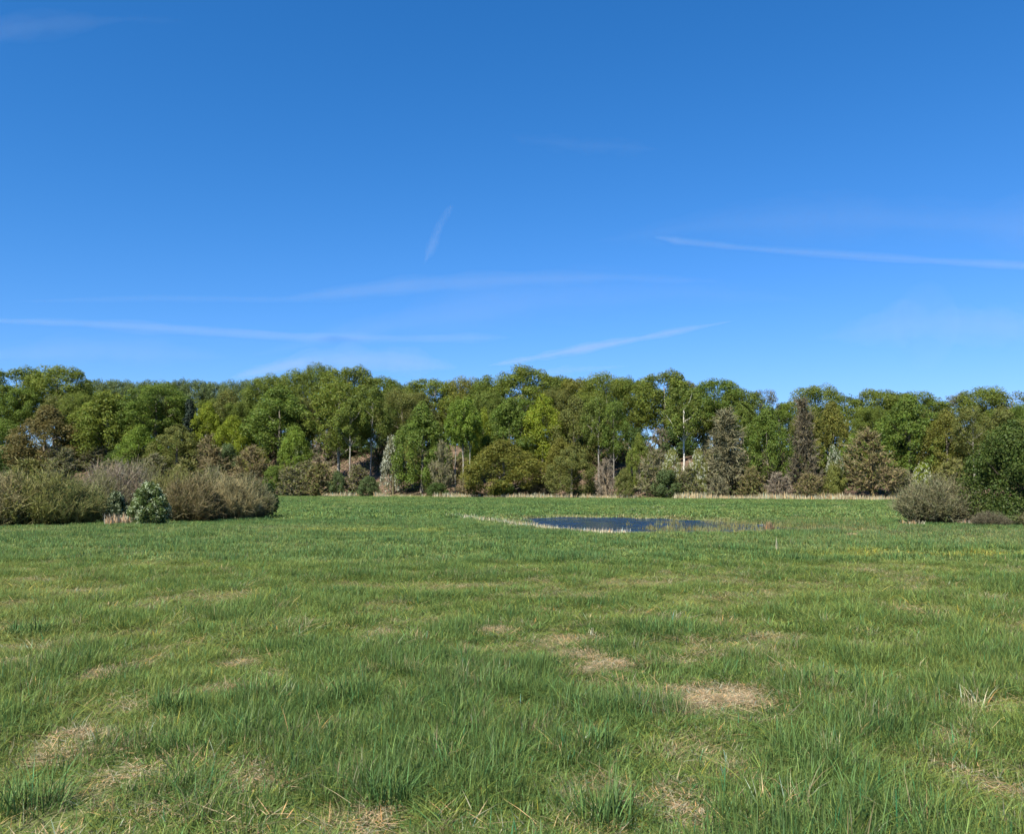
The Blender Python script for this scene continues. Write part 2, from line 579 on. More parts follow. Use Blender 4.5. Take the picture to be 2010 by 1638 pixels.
def thicket(key, seed, H, rad, nstem, ntw, leaves, leaf, wid=0.007):
    """many-stemmed willow shrub: stems fan from the stool into a rounded dome of fine twigs"""
    rng = np.random.default_rng(seed)
    bag = Bag()
    A, B, wa = [], [], []
    for k in range(nstem):
        a = rng.uniform(0, 2 * math.pi)
        q = rng.random() ** .42
        base = np.array([math.cos(a), math.sin(a), 0]) * q * rad * .42
        base[2] = -0.15
        top = np.array([math.cos(a + rng.normal(0, .3)) * q * rad * .92, math.sin(a) * q * rad * .92,
                        H * (1.0 - .62 * q ** 2.2) * rng.uniform(.62, 1.04)])
        n = 6
        t = np.linspace(0, 1, n)
        pts = base + (top - base) * t[:, None]
        bow = np.array([math.cos(a), math.sin(a), 0]) * rad * .13 * q
        pts += bow * np.sin(t * math.pi)[:, None] + rng.normal(0, .025 * H, (n, 3)) * t[:, None]
        bag.add(*tube(pts, np.linspace(.022, .007, n), 4))
        m = ntw
        f = rng.uniform(.22, 1.0, m) ** .75
        s = np.stack([np.interp(f, t, pts[:, j]) for j in range(3)], 1)
        d0 = unit(top - base)
        d = unit(d0 * .7 + rng.normal(0, .55, (m, 3)) + [0, 0, .30])
        L = (rng.uniform(.10, .34, m) * np.where(rng.random(m) < .10, 1.7, 1.0))[:, None] * H * (.55 + .45 * (1 - f[:, None]))
        e = s + d * L
        A.append(s); B.append(e); wa.append(np.full(m, wid))
    A, B, wa = np.concatenate(A), np.concatenate(B), np.concatenate(wa)
    v, q = ribbons(A, B, wa, wa * .4, rng)
    parts = [('stems', bag.mesh('stems', M_BARK)), ('twigs', make_mesh('twigs', v, [q], M_TWIG, [tones(len(A), rng, .25, .06)]))]
    if leaves:
        k = rng.integers(len(A), size=leaves)
        P = A[k] + (B[k] - A[k]) * rng.uniform(.3, 1.0, (leaves, 1)) + rng.normal(0, leaf * .6, (leaves, 3))
        v, q = cards(P, unit(rng.normal(size=(leaves, 3)) + [0, 0, .3]), leaf * rng.uniform(.5, 1.3, leaves), rng, .5)
        parts.append(('leaves', make_mesh('leaves', v, [q], M_LEAF, [tones(leaves, rng)])))
    proto(key, H, 2 * rad, parts)

# tall wood trees (real size about 18 m), then small trees, shrubs, near shrubs
for k in range(5):
    leafy(f'beech{k}', 100 + k, 18, 5.2 + .3 * k, 4.2 + .6 * (k % 3), 110, 32000, .125, 'dome', .14, .20, .30, 14)
for k in range(4):
    leafy(f'full{k}', 120 + k, 12, 4.0 + .25 * k, 0.5, 104, 28000, .110, 'full', .14, .20, .20, 8)
for k in range(3):
    leafy(f'airy{k}', 140 + k, 18, 4.6, 5.0, 50, 13000, .125, 'dome', .38, .24, .22, 20, .45)
for k in range(3):
    leafy(f'stem{k}', 145 + k, 18, 4.2, 6.0 + .7 * k, 66, 16000, .125, 'dome', .24, .24, .16, 14, .4)
for k in range(2):
    leafy(f'pole{k}', 155 + k, 18, 3.8, 9.4, 54, 14000, .125, 'dome', .26, .25, .17, 10, .4)
leafy('spruce0', 150, 15, 2.6, 1.0, 40, 6000, .22, 'cone', .2, .34, .18, 8, .4, .95)
for k in range(3):
    twiggy(f'bare{k}', 160 + k, 12, 4.2, 1.5, 32, 10, 18, .036, 'full', 900 + 500 * k, .17)
for k in range(2):
    twiggy(f'larch{k}', 170 + k, 18, 4.4, 1.0, 60, 10, 16, .042, 'cone', 700, .16, droop=.25)
for k in range(3):
    twiggy(f'brush{k}', 180 + k, 5, 2.6, .2, 30, 10, 18, .026, 'round', [0, 1200, 2600][k], .13)
for k in range(3):
    leafy(f'shrub{k}', 190 + k, 5, 2.5, .3, 50, 14000, .085, 'round', .25, .26, .10, 6)
leafy('blossom0', 200, 5, 2.5, .3, 40, 10000, .085, 'round', .3, .26, .10, 6, petals=5200)
for k in range(4):
    thicket(f'willow{k}', 210 + k, 2.6, 1.7, 170, 52, [8000, 13000, 18000, 22000][k], .034)
leafy('hawthorn0', 220, 2.0, 1.05, .03, 66, 19000, .040, 'round', .22, .25, .05, 8, petals=6500)
leafy('alder0', 221, 4.8, 2.9, .10, 100, 40000, .055, 'full', .27, .21, .12, 14, .28)
leafy('holly0', 222, 2.3, .75, .1, 34, 6000, .06, 'full', .25, .33, .05, 6)

def place(key, name, loc, height, width, rot, label, cat, group, cols):
    H, W, parts = PROTO[key]
    e = bpy.data.objects.new(name, None)
    COL.objects.link(e)
    e.empty_display_size = 0.5
    e.location = loc
    e.rotation_euler = (0, 0, rot)
    e.scale = (width / W, width / W, height / H)
    tag(e, label, cat, group)
    for nm, me in parts:
        c = {'trunk': cols.get('trunk', (.20, .18, .15)), 'stems': cols.get('trunk', (.16, .14, .11)),
             'twigs': cols.get('twigs', (.16, .13, .10)), 'crown': cols.get('leaf'), 'leaves': cols.get('leaf'),
             'blossom': (.47, .54, .33) if name == 'hawthorn_bush' else (.60, .62, .48)}[nm]
        obj(nm, me, e, c or (.08, .11, .03))
    return e

# foliage colours
C = dict(
    beech=(.126, .166, .027), beechy=(.142, .178, .027), gold=(.154, .158, .028), bronze=(.142, .122, .040), lime=(.190, .235, .019), bright=(.138, .203, .024),
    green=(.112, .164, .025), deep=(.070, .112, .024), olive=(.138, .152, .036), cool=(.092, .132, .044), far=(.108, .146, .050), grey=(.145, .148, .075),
    willow=(.170, .186, .040), tan=(.185, .182, .080))
T = dict(brown=(.190, .152, .074), grey=(.172, .160, .088), purple=(.205, .168, .118), dark=(.112, .096, .060), tan=(.250, .212, .100), olive=(.190, .182, .064), pale=(.258, .232, .17))

rngp = random.Random(7)
def wood(key, px, ytop, wpx, doff, leaf, label, name='broadleaf_tree', cat='tree', group=None, twig=None, trunk=None, Y=None):
    y = Y if Y else 170.0
    for _ in range(25):
        x = x_at(px, y)
        if not Y:
            y = .5 * y + .5 * (float(edge(x)) + doff)
    x = x_at(px, y)
    z = float(terrain(x, y))
    h = height_at(px, ytop, y) - z
    w = wpx / FPX * y
    cols = {}
    if leaf: cols['leaf'] = C[leaf] if isinstance(leaf, str) else leaf
    if twig: cols['twigs'] = T[twig]
    if trunk: cols['trunk'] = trunk
    return place(key, name, (x, y, z), h, w, rngp.uniform(0, 6.28), label, cat, group, cols)

PALE = (.29, .275, .24)

G1 = 'tall trees along the skyline'
SKY = [
 ('beech0', 25, 729, 120, 50, 'beech', 'broad beech at the left border, darker of the two domed crowns above the sky gap'),
 ('beech1', 105, 723, 100, 52, 'beechy', 'domed beech right of the left-border beech, last high crown before the low skyline'),
 ('beech2', 528, 743, 85, 52, 'beech', 'beech at the foot of the stepped rise in the skyline, left of the twin peaks'),
 ('beech3', 578, 735, 80, 50, 'beech', 'beech on the middle step of the skyline, just left of the taller twin peak'),
 ('beech4', 624, 721, 72, 50, 'beech', 'tallest narrow beech crown, the left one of the twin skyline peaks'),
 ('beech0', 682, 726, 98, 48, 'beechy', 'wide round beech crown, the right one of the twin skyline peaks'),
 ('beech2', 742, 746, 85, 54, 'beech', 'beech sloping down to the right from the twin skyline peaks'),
 ('beech1', 850, 748, 100, 50, 'beechy', 'low flat beech crown right of the skyline dip behind the pale blossom tree'),
 ('beech3', 908, 749, 75, 54, 'gold', 'bronze-tinged beech left of the central skyline peak, above the bright green tree'),
 ('beech4', 968, 744, 85, 52, 'beech', 'beech shoulder directly left of the central skyline peak'),
 ('beech0', 1030, 726, 105, 50, 'beechy', 'highest central beech dome on the skyline above the pond'),
 ('beech2', 1088, 744, 75, 54, 'beech', 'beech shoulder directly right of the central skyline peak'),
 ('beech1', 1140, 746, 80, 50, 'gold', 'bronze-topped beech midway between the central peak and the trunk gap'),
 ('beech3', 1193, 740, 92, 50, 'beechy', 'beech above the group of bare grey trunks left of the sky gap'),
 ('beech4', 1250, 749, 75, 52, 'beech', 'beech with bare lower trunk standing over the bright sky gap'),
 ('beech0', 1308, 735, 95, 48, 'beechy', 'large domed beech right of the sky gap, over the white trunk'),
 ('beech1', 1350, 752, 70, 55, 'gold', 'golden side crown at the right flank of the large dome by the white trunk'),
 ('beech2', 1408, 751, 100, 46, 'green', 'green beech dome left of the deep notch in the skyline'),
 ('beech3', 1458, 768, 75, 46, 'beech', 'beech falling away into the deep skyline notch above the bare conical tree'),
 ('airy1', 1505, 768, 48, 50, 'grey', 'thin half-bare treetop poking up alone in the deep skyline notch'),
 ('beech4', 1605, 762, 92, 46, 'beechy', 'rounded beech right behind the dark conifer-shaped tree'),
 ('airy0', 1668, 778, 80, 60, 'cool', 'sparse bluish tree with sky showing through, right of the rounded beech'),
 ('beech0', 1730, 769, 85, 48, 'beechy', 'round beech left of the flat-topped crown on the right-hand skyline'),
 ('beech1', 1792, 773, 105, 46, 'beech', 'flat-topped beech above the dense green tree on the right-hand slope'),
 ('airy2', 1840, 790, 60, 58, 'cool', 'thin see-through tree beside the bright sky gap on the right'),
 ('airy1', 1888, 776, 70, 56, 'grey', 'half-bare tree with pale sky between its branches on the right'),
 ('beech3', 1935, 766, 95, 52, 'beechy', 'yellowish beech crown near the right border over the orange tree'),
 ('airy2', 1992, 771, 90, 50, 'olive', 'brownish sparse crown cut by the right border of the view'),
]
for k, px, yt, w, dof, lf, lab in SKY:
    wood(k, px, yt, w * 1.46, dof, lf, lab, 'beech_tree', 'tree', G1, trunk=(.30, .285, .25))

G3 = 'trees on the wooded slope'
MID = [
 ('full1', 85, 804, 118, 20, 'bronze', 'reddish bronze tree below the sky gap near the left border', None),
 ('full0', 8, 826, 75, 24, 'green', 'dark green tree at the left border, beside the bronze tree', None),
 ('full2', 205, 772, 130, 30, 'beechy', 'large yellow-topped green tree right of the bronze tree', None),
 ('beech1', 300, 757, 120, 34, 'green', 'broad mid-green tree under the low flat skyline, left of the lime crown', None),
 ('full3', 272, 842, 80, 18, 'bright', 'fresh green leafy small tree below the broad mid-green tree', None),
 ('spruce0', 368, 786, 36, 26, (.028, .045, .028), 'slim near-black spruce between the broad green tree and lime crown', None),
 ('full0', 402, 793, 58, 28, 'lime', 'vivid lime round crown, brightest on the left-hand slope', None),
 ('full2', 345, 838, 95, 18, 'olive', 'greyish olive tree under the slim near-black spruce', None),
 ('full1', 445, 772, 90, 36, 'olive', 'dull olive tree right behind the vivid lime crown', None),
 ('full3', 456, 824, 76, 24, 'lime', 'yellow-green bushy tree right below the dull olive tree', None),
 ('full2', 545, 762, 118, 30, 'green', 'big deep-clumped green tree under the stepped skyline', None),
 ('full0', 578, 838, 56, 14, 'bright', 'narrow bright green tree at the edge of the dark trunk hollow', None),
 ('stem0', 662, 752, 108, 12, 'beechy', 'pale forked-trunk beech standing alone in front of the dark hollow', PALE),
 ('stem1', 726, 764, 66, 16, 'beech', 'thin beech with pale straight trunk over the dark hollow', PALE),
 ('beech3', 788, 770, 92, 30, 'olive', 'brownish olive beech behind the pale blossom tree', (.2, .18, .15)),
 ('full1', 828, 800, 96, 8, 'green', 'olive-green tree leafy down to the meadow, right of the pale blossom tree', None),
 ('pole1', 908, 786, 60, 7, 'bright', 'fresh green tree with the middle one of a cluster of slim pale trunks', PALE),
 ('pole0', 922, 800, 42, 8, 'bright', 'slim pale-trunked tree at the right of the pale trunk cluster', PALE),
 ('pole0', 686, 784, 60, 9, 'beech', 'slender pale-trunked beech just right of the forked-trunk beech', PALE),
 ('pole1', 894, 798, 40, 6, 'bright', 'slender light-barked tree at the left of the slim pale trunk cluster', PALE),
 ('full3', 948, 812, 46, 18, 'lime', 'narrow lime tree beside the slim pale trunk cluster', None),
 ('full0', 1000, 784, 92, 20, 'green', 'pointed green tree behind the golden-brown shrub tree', None),
 ('full2', 1066, 780, 84, 22, 'lime', 'yellow-green tree right of the pointed green tree', None),
 ('full1', 1128, 785, 92, 24, 'olive', 'brown-green tree left of the bare grey trunks', None),
 ('full3', 992, 872, 146, 3, 'gold', 'wide golden-brown shrub tree leafy to the ground at the meadow edge', None),
 ('full0', 1100, 862, 54, 14, (.16, .16, .028), 'small yellow tree peeking between golden-brown and dark shrub trees', None),
 ('full2', 1122, 880, 86, 2, 'olive', 'dark greyish-brown rounded shrub tree at the meadow edge behind the pond', None),
 ('stem2', 1176, 780, 64, 14, 'beech', 'bare-stemmed tree with several grey trunks left of the sky gap', (.26, .25, .23)),
 ('stem0', 1206, 790, 54, 13, 'green', 'thin green tree close against the bright sky gap', (.2, .19, .17)),
 ('full1', 1256, 858, 46, 8, 'beechy', 'small golden-green tree below the bright sky gap', None),
 ('pole0', 1343, 762, 74, 9, 'beech', 'tall tree with a brilliant white trunk in the dark hollow', (.66, .64, .59)),
 ('full3', 1508, 806, 88, 14, 'green', 'fresh green tree between the two dark bare conical trees', None),
 ('full0', 1636, 792, 66, 22, 'gold', 'rusty orange tree right of the dark conifer-shaped tree', None),
 ('full2', 1688, 850, 70, 18, 'bright', 'low bright green tree behind the big brown bare tree', None),
 ('full1', 1788, 786, 118, 20, 'green', 'dense dark green tree left of the orange tree', None),
 ('full3', 1862, 814, 92, 16, 'gold', 'glowing orange-gold tree near the right border', None),
 ('stem2', 1913, 800, 66, 10, 'olive', 'slim sparse tree with one pale trunk beside the near dark green tree', (.4, .37, .32)),
 ('full2', 1975, 806, 90, 24, 'olive', 'dull olive tree behind the near dark green tree at the right border', None),
]
for k, px, yt, w, dof, lf, lab, tk in MID:
    wood(k, px, yt, w * 1.25, dof, lf, lab, 'broadleaf_tree', 'tree', G3, trunk=tk)

G4 = 'bare and budding trees at the wood edge'
BARE = [
 ('larch0', 1428, 792, 128, 7, 'grey', 'grey', 'tall bare grey conical tree, left of two beside the green tree'),
 ('larch1', 1582, 774, 86, 7, 'bronze', 'dark', 'dark narrow bare conical tree with pointed top, tallest at the wood edge'),
 ('bare1', 1712, 842, 132, 4, 'olive', 'brown', 'big rounded brown bare tree on the right behind the pale reed strip'),
 ('bare0', 492, 872, 92, 5, 'bronze', 'brown', 'brown bare rounded tree behind the right end of the willow thicket'),
 ('bare2', 122, 880, 84, 8, 'olive', 'grey', 'grey bare tree rising behind the green willow on the left'),
 ('bare2', 420, 880, 84, 10, 'bronze', 'brown', 'rusty brown bare tree left of the brown rounded one behind the thicket'),
 ('bare0', 300, 888, 84, 8, 'olive', 'grey', 'grey-green bare tree behind the white flowering bush'),
 ('bare0', 868, 862, 54, 3, 'olive', 'grey', 'slim grey bare tree left of the slim pale trunk cluster'),
 ('bare2', 1386, 858, 40, 12, 'willow', 'grey', 'thin budding tree right of the white trunk'),
]
for k, px, yt, w, dof, lf, tw, lab in BARE:
    wood(k, px, yt, w, dof, lf, lab, 'bare_tree', 'tree', G4, twig=tw, trunk=T[tw])

G5 = 'shrubs along the far meadow edge'
SHR = [
 ('blossom0', 772, 866, 60, 5, 'grey', 'tall pale blossoming shrub tree left of the olive-green tree', 'grey'),
 ('brush1', 572, 918, 78, 0, 'willow', 'grey-brown brushwood shrub just right of the dark bush ending the thicket', 'grey'),
 ('brush2', 628, 912, 78, 2, 'olive', 'brown budding brushwood shrub below the forked pale beech', 'brown'),
 ('brush1', 600, 905, 90, 12, 'willow', 'taller grey brushwood behind the two shrubs right of the thicket', 'grey'),
 ('shrub1', 662, 928, 40, 4, 'cool', 'small blue-green shrub under the leaning pale trunk', None),
 ('shrub2', 724, 938, 50, 3, 'cool', 'low dark blue-green shrub left of the pale blossom tree', None),
 ('brush2', 700, 915, 62, 8, 'olive', 'reddish grey brushwood below the dark trunk hollow', 'purple'),
 ('blossom0', 588, 882, 34, 14, 'green', 'small whitish blossoming bush beside the narrow bright green tree', None),
 ('shrub0', 858, 950, 50, 0, 'deep', 'low dark green bush at the meadow edge left of the trunk cluster', None),
 ('brush0', 918, 935, 50, 4, None, 'bare brown brush at the foot of the slim pale trunks', 'brown'),
 ('shrub1', 985, 945, 60, 0, 'deep', 'low dark green bush at the foot of the golden-brown shrub tree', None),
 ('brush1', 908, 898, 54, 15, 'olive', 'tangled olive brush on the bank behind the slim pale trunk cluster', 'brown'),
 ('shrub2', 934, 880, 46, 20, 'deep', 'dark leafy bush on the bank below the narrow lime tree', None),
 ('brush0', 1058, 938, 44, 4, None, 'dark bare brush between golden-brown and greyish shrub trees', 'dark'),
 ('brush0', 1188, 904, 52, 2, None, 'purplish bare shrub right of the greyish-brown shrub tree', 'purple'),
 ('shrub2', 1225, 924, 42, -2, 'olive', 'compact olive bush standing out in the meadow edge behind the pond', None),
 ('brush1', 1288, 884, 78, 5, 'olive', 'grey brushwood shrub left of the whitish flowering bushes', 'grey'),
 ('blossom0', 1318, 890, 50, 5, 'willow', 'whitish flowering bush below the brilliant white trunk, left of its pair', None),
 ('blossom0', 1370, 890, 44, 5, 'willow', 'whitish flowering bush below the brilliant white trunk, right of its pair', None),
 ('shrub0', 1310, 925, 64, 3, 'cool', 'dark bluish shrub above the pale reed strip, centre right', None),
 ('brush2', 1352, 920, 60, 4, 'olive', 'brown brush at the side of the small grassy ride', 'grey'),
 ('brush0', 1408, 935, 50, 2, None, 'dark bare brush at the foot of the tall bare grey conical tree', 'grey'),
 ('brush2', 1475, 920, 64, 3, 'olive', 'brownish brush between the two bare conical trees', 'brown'),
 ('brush0', 1530, 928, 60, 2, None, 'bare pinkish brush left of the dark narrow conical tree', 'purple'),
 ('brush1', 1588, 930, 70, 2, 'olive', 'low tangled brush under the dark narrow conical tree', 'brown'),
 ('blossom0', 1640, 882, 40, 12, 'cool', 'small pale flowering bush left of the big brown bare tree', None),
 ('shrub1', 1640, 915, 52, 4, 'willow', 'green bush at the left foot of the big brown bare tree', None),
 ('brush1', 1768, 920, 60, 4, 'olive', 'grey-green brush at the right foot of the big brown bare tree', 'grey'),
 ('blossom0', 1812, 914, 46, 8, 'lime', 'cream-white flowering bush above the near grey willow', None),
 ('brush2', 1870, 905, 70, 8, 'willow', 'olive brush below the orange-gold tree', 'olive'),
 ('brush2', 60, 905, 110, 6, 'olive', 'olive brush behind the tan willow at the left border', 'olive'),
 ('brush1', 215, 905, 90, 6, 'willow', 'pale brush behind the purplish willow of the thicket', 'grey'),
 ('brush2', 365, 905, 90, 6, 'willow', 'greenish brush rising behind the middle of the thicket', 'olive'),
 ('shrub2', 535, 918, 46, 3, 'green', 'green bush peeking over the right end of the thicket', None),
]
for k, px, yt, w, dof, lf, lab, tw in SHR:
    wood(k, px, yt, w, dof, lf, lab, 'woodland_shrub', 'shrub', G5, twig=tw, trunk=T[tw] if tw else None)

G6 = 'trees inside the wood'
SHORT = sorted((m[1], re.split(r',| (?:below|right|left|under|beside|at|over|behind|between|with|near|leafy|standing|close|peeking)\b', m[6])[0]) for m in MID)
INNER = {}
def inner_label(px):
    x, nm = min(SHORT, key=lambda t: abs(t[0] - px))
    rel = 'directly behind' if abs(px - x) < 9 else ('behind and left of' if px < x else 'behind and right of')
    lab = f'half-hidden leafy tree inside the wood, {rel} the {nm}'
    INNER[lab] = INNER.get(lab, 0) + 1
    return lab if INNER[lab] == 1 else lab.replace('half-hidden', 'half-hidden farther' if INNER[lab] == 2 else 'half-hidden farthest')
def near_label(px, text):
    x, nm = min(SHORT, key=lambda t: abs(t[0] - px))
    rel = 'straight above' if abs(px - x) < 9 else ('left above' if px < x else 'right above')
    lab = text.format(rel=rel, nm=nm)
    INNER[lab] = INNER.get(lab, 0) + 1
    return lab if INNER[lab] == 1 else 'second ' + lab
GAPS = ((1215, 1272), (38, 76), (1668, 1712), (1862, 1900))
def in_gap(px, m=0):
    return any(a - m < px < b + m for a, b in GAPS)
for i in range(34):
    px = -30 + i * 62 + rngp.uniform(-14, 14)
    yt = float(np.interp(px, [0, 150, 500, 620, 780, 1030, 1300, 1500, 1700, 2000], [760, 775, 775, 760, 775, 765, 765, 790, 795, 795])) + rngp.uniform(0, 22)
    if in_gap(px):
        continue
    wood(['airy0', 'beech2', 'airy1', 'beech4', 'full2'][i % 5], px, yt, rngp.uniform(75, 105), rngp.uniform(34, 46), ['beech', 'green', 'olive', 'beechy'][i % 4],
         inner_label(px), 'inner_tree', 'tree', G6, trunk=(.24, .22, .19))
for i in range(32):                       # a row at the brow of the hill, leafy to the ground
    px = -40 + i * 66 + rngp.uniform(-10, 10)
    if in_gap(px, 24):
        continue
    yt = 800 + rngp.uniform(-18, 22) + (12 if px > 1450 else 0)
    wood(['full2', 'full0', 'full3', 'full1'][i % 4], px, yt, rngp.uniform(90, 120), rngp.uniform(50, 62), ['green', 'deep', 'olive', 'beech'][i % 4],
         inner_label(px), 'inner_tree', 'tree', G6)

G2 = 'distant wood beyond the low skyline'
for i, (px, yt) in enumerate([(150, 757), (185, 750), (222, 752), (262, 755), (300, 753), (340, 751), (378, 750), (415, 755), (452, 757), (490, 753), (775, 757), (800, 756), (942, 758), (1112, 749), (1228, 750)]):
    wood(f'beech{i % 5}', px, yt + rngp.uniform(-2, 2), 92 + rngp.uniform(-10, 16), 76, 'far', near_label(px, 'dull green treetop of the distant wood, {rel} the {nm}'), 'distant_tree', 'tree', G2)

G9 = 'understory bushes on the wooded slope'
for i in range(46):
    px = 4 + i * 44.5 + rngp.uniform(-12, 12)
    yt = 868 + (34 if 880 < px < 935 else 0) + rngp.uniform(-16, 26) + (10 if px > 1400 else 0)
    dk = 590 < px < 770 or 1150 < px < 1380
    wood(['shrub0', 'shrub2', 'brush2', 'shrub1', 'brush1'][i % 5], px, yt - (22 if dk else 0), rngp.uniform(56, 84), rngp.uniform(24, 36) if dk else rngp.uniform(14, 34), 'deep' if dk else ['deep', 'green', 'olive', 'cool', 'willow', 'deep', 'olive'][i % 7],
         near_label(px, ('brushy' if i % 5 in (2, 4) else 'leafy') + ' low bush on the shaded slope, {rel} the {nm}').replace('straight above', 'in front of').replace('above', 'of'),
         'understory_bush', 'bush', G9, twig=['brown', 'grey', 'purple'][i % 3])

G7 = 'willow thicket on the left'
WIL = [
 ('willow0', 5, 936, 120, 1034, 'tan', 'tan', 'tan leafless-looking willow cut by the left border'),
 ('willow3', 78, 932, 130, 1033, 'willow', 'olive', 'big rounded green willow, second in the thicket from the left border'),
 ('willow3', 140, 948, 110, 1032, (.085, .12, .03), 'olive', 'lower fresh green willow right of the big rounded green one'),
 ('willow0', 226, 914, 120, 1023, 'tan', 'purple', 'tall purplish bare willow behind the white flowering bush'),
 ('willow1', 196, 945, 80, 1026, 'willow', 'grey', 'grey-green willow between the fresh green and the purplish one'),
 ('willow2', 335, 930, 90, 1019, 'willow', 'olive', 'olive willow right behind the white flowering bush'),
 ('willow2', 372, 940, 100, 1025, (.115, .11, .035), 'brown', 'yellowish brown willow directly right of the white flowering bush'),
 ('willow1', 418, 934, 100, 1019, 'willow', 'grey', 'soft green willow between the yellowish and the grey one'),
 ('willow0', 448, 944, 100, 1022, 'tan', 'tan', 'pale tan-grey willow near the right end of the thicket'),
 ('willow1', 488, 948, 80, 1019, 'olive', 'grey', 'grey willow beside the dark bush ending the thicket'),
 ('willow1', 275, 925, 90, 1016, 'olive', 'grey', 'dull willow seen over the top of the white flowering bush'),
]
for k, px, yt, w, yb, lf, tw, lab in WIL:
    wood(k, px, yt - 15, w * 1.25, 0, lf, lab, 'willow_shrub', 'shrub', G7, twig=tw, trunk=tuple(.7 * c for c in T[tw]), Y=ground_at(px, yb)[1])
wood('hawthorn0', 294, 955, 82, 0, (.085, .125, .03), 'rounded hawthorn bush covered in white blossom in front of the thicket', 'hawthorn_bush', 'bush', None, Y=ground_at(294, 1034)[1])
wood('hawthorn0', 228, 972, 48, 0, (.05, .075, .025), 'small dark hawthorn with scant white blossom left of the rounded white one', 'hawthorn_bush', 'bush', None, Y=ground_at(228, 1031)[1])
wood('holly0', 524, 953, 50, 0, (.035, .060, .018), 'dark green upright bush at the right end of the thicket', 'evergreen_bush', 'bush', None, Y=ground_at(524, 1016)[1])
wood('willow2', 1838, 930, 156, 0, (.130, .140, .055), 'grey rounded willow left of the dark green tree at the right border', 'willow_shrub', 'shrub', None, twig='grey', trunk=T['dark'], Y=ground_at(1835, 1030)[1])
wood('willow0', 1888, 948, 70, 0, 'grey', 'brownish willow wedged between the grey willow and dark green tree', 'willow_shrub', 'shrub', None, twig='brown', trunk=T['dark'], Y=ground_at(1888, 1027)[1])
wood('alder0', 2004, 842, 226, 0, (.068, .102, .018), 'near dark green spreading tree cut by the right border', 'alder_tree', 'tree', None, trunk=(.07, .06, .05), Y=ground_at(1985, 1033)[1])
wood('willow0', 1940, 1002, 70, 0, 'grey', 'low brown brush under the near dark green tree', 'brush_shrub', 'shrub', None, twig='dark', trunk=T['dark'], Y=ground_at(1940, 1036)[1])
wood('willow1', 2040, 992, 90, 0, 'olive', 'low grey brush in front of the near dark green tree at the right border', 'brush_shrub', 'shrub', None, twig='grey', trunk=T['dark'], Y=ground_at(2040, 1037)[1])

# ------------------------------------------------------------------ grass
def blades(rng, n, spread, h, w, segs=3, lean=0.35, droop=0.5, flat=0.0, dryf=.085):
    a = rng.uniform(0, 2 * math.pi, n)
    q = np.sqrt(rng.random(n)) * spread
    base = np.stack([np.cos(a) * q, np.sin(a) * q, np.full(n, -0.02)], 1)
    hh = h * rng.uniform(.45, 1.15, n)
    ww = w * rng.uniform(.6, 1.3, n)
    ld = rng.uniform(0, 2 * math.pi, n)
    out = np.stack([np.cos(ld), np.sin(ld), np.zeros(n)], 1) * .8 + np.stack([np.cos(a), np.sin(a), np.zeros(n)], 1) * .5 * (q / spread)[:, None]
    ln = rng.uniform(.05, 1, n)[:, None] * lean
    side = unit(np.cross(out + rng.normal(0, .15, (n, 3)), [0, 0, 1.0]))
    V, F4, F3 = [], [], []
    lv = []
    for s in range(segs + 1):
        t = s / segs
        c = base + np.array([0, 0, 1.0]) * hh[:, None] * (t - droop * ln * t * t) * (1 - flat) + out * hh[:, None] * (ln * t + droop * ln * t * t * 1.4 + flat * t)
        k = (1 - t) ** .7 * (0.75 + .5 * min(t * 3, 1))
        lv.append((c - side * (ww * k)[:, None], c + side * (ww * k)[:, None]))
    idx = lambda s, r: np.arange(n) * (2 * segs + 1) + (2 * s + r if s < segs else 2 * segs)
    allv = np.zeros((n, 2 * segs + 1, 3))
    for s in range(segs):
        allv[:, 2 * s], allv[:, 2 * s + 1] = lv[s]
    allv[:, 2 * segs] = (lv[segs][0] + lv[segs][1]) / 2
    for s in range(segs - 1):
        F4.append(np.stack([idx(s, 0), idx(s, 1), idx(s + 1, 1), idx(s + 1, 0)], 1))
    F3.append(np.stack([idx(segs - 1, 0), idx(segs - 1, 1), idx(segs, 0)], 1))
    t = tones(n, rng, .30, .16)
    dry = rng.random(n) < dryf
    t[dry] = t[dry] * [1.45, 1.30, 1.35]
    F = ([np.concatenate(F4)] if F4 else []) + [np.concatenate(F3)]
    TT = ([np.tile(t, (segs - 1, 1))] if F4 else []) + [t]
    return allv.reshape(-1, 3), F, TT

def proto_collection(name, meshes):
    c = bpy.data.collections.new(name)
    for k, me in enumerate(meshes):
        o = bpy.data.objects.new(f'{name}_{k:02d}', me)
        c.objects.link(o)
    return c

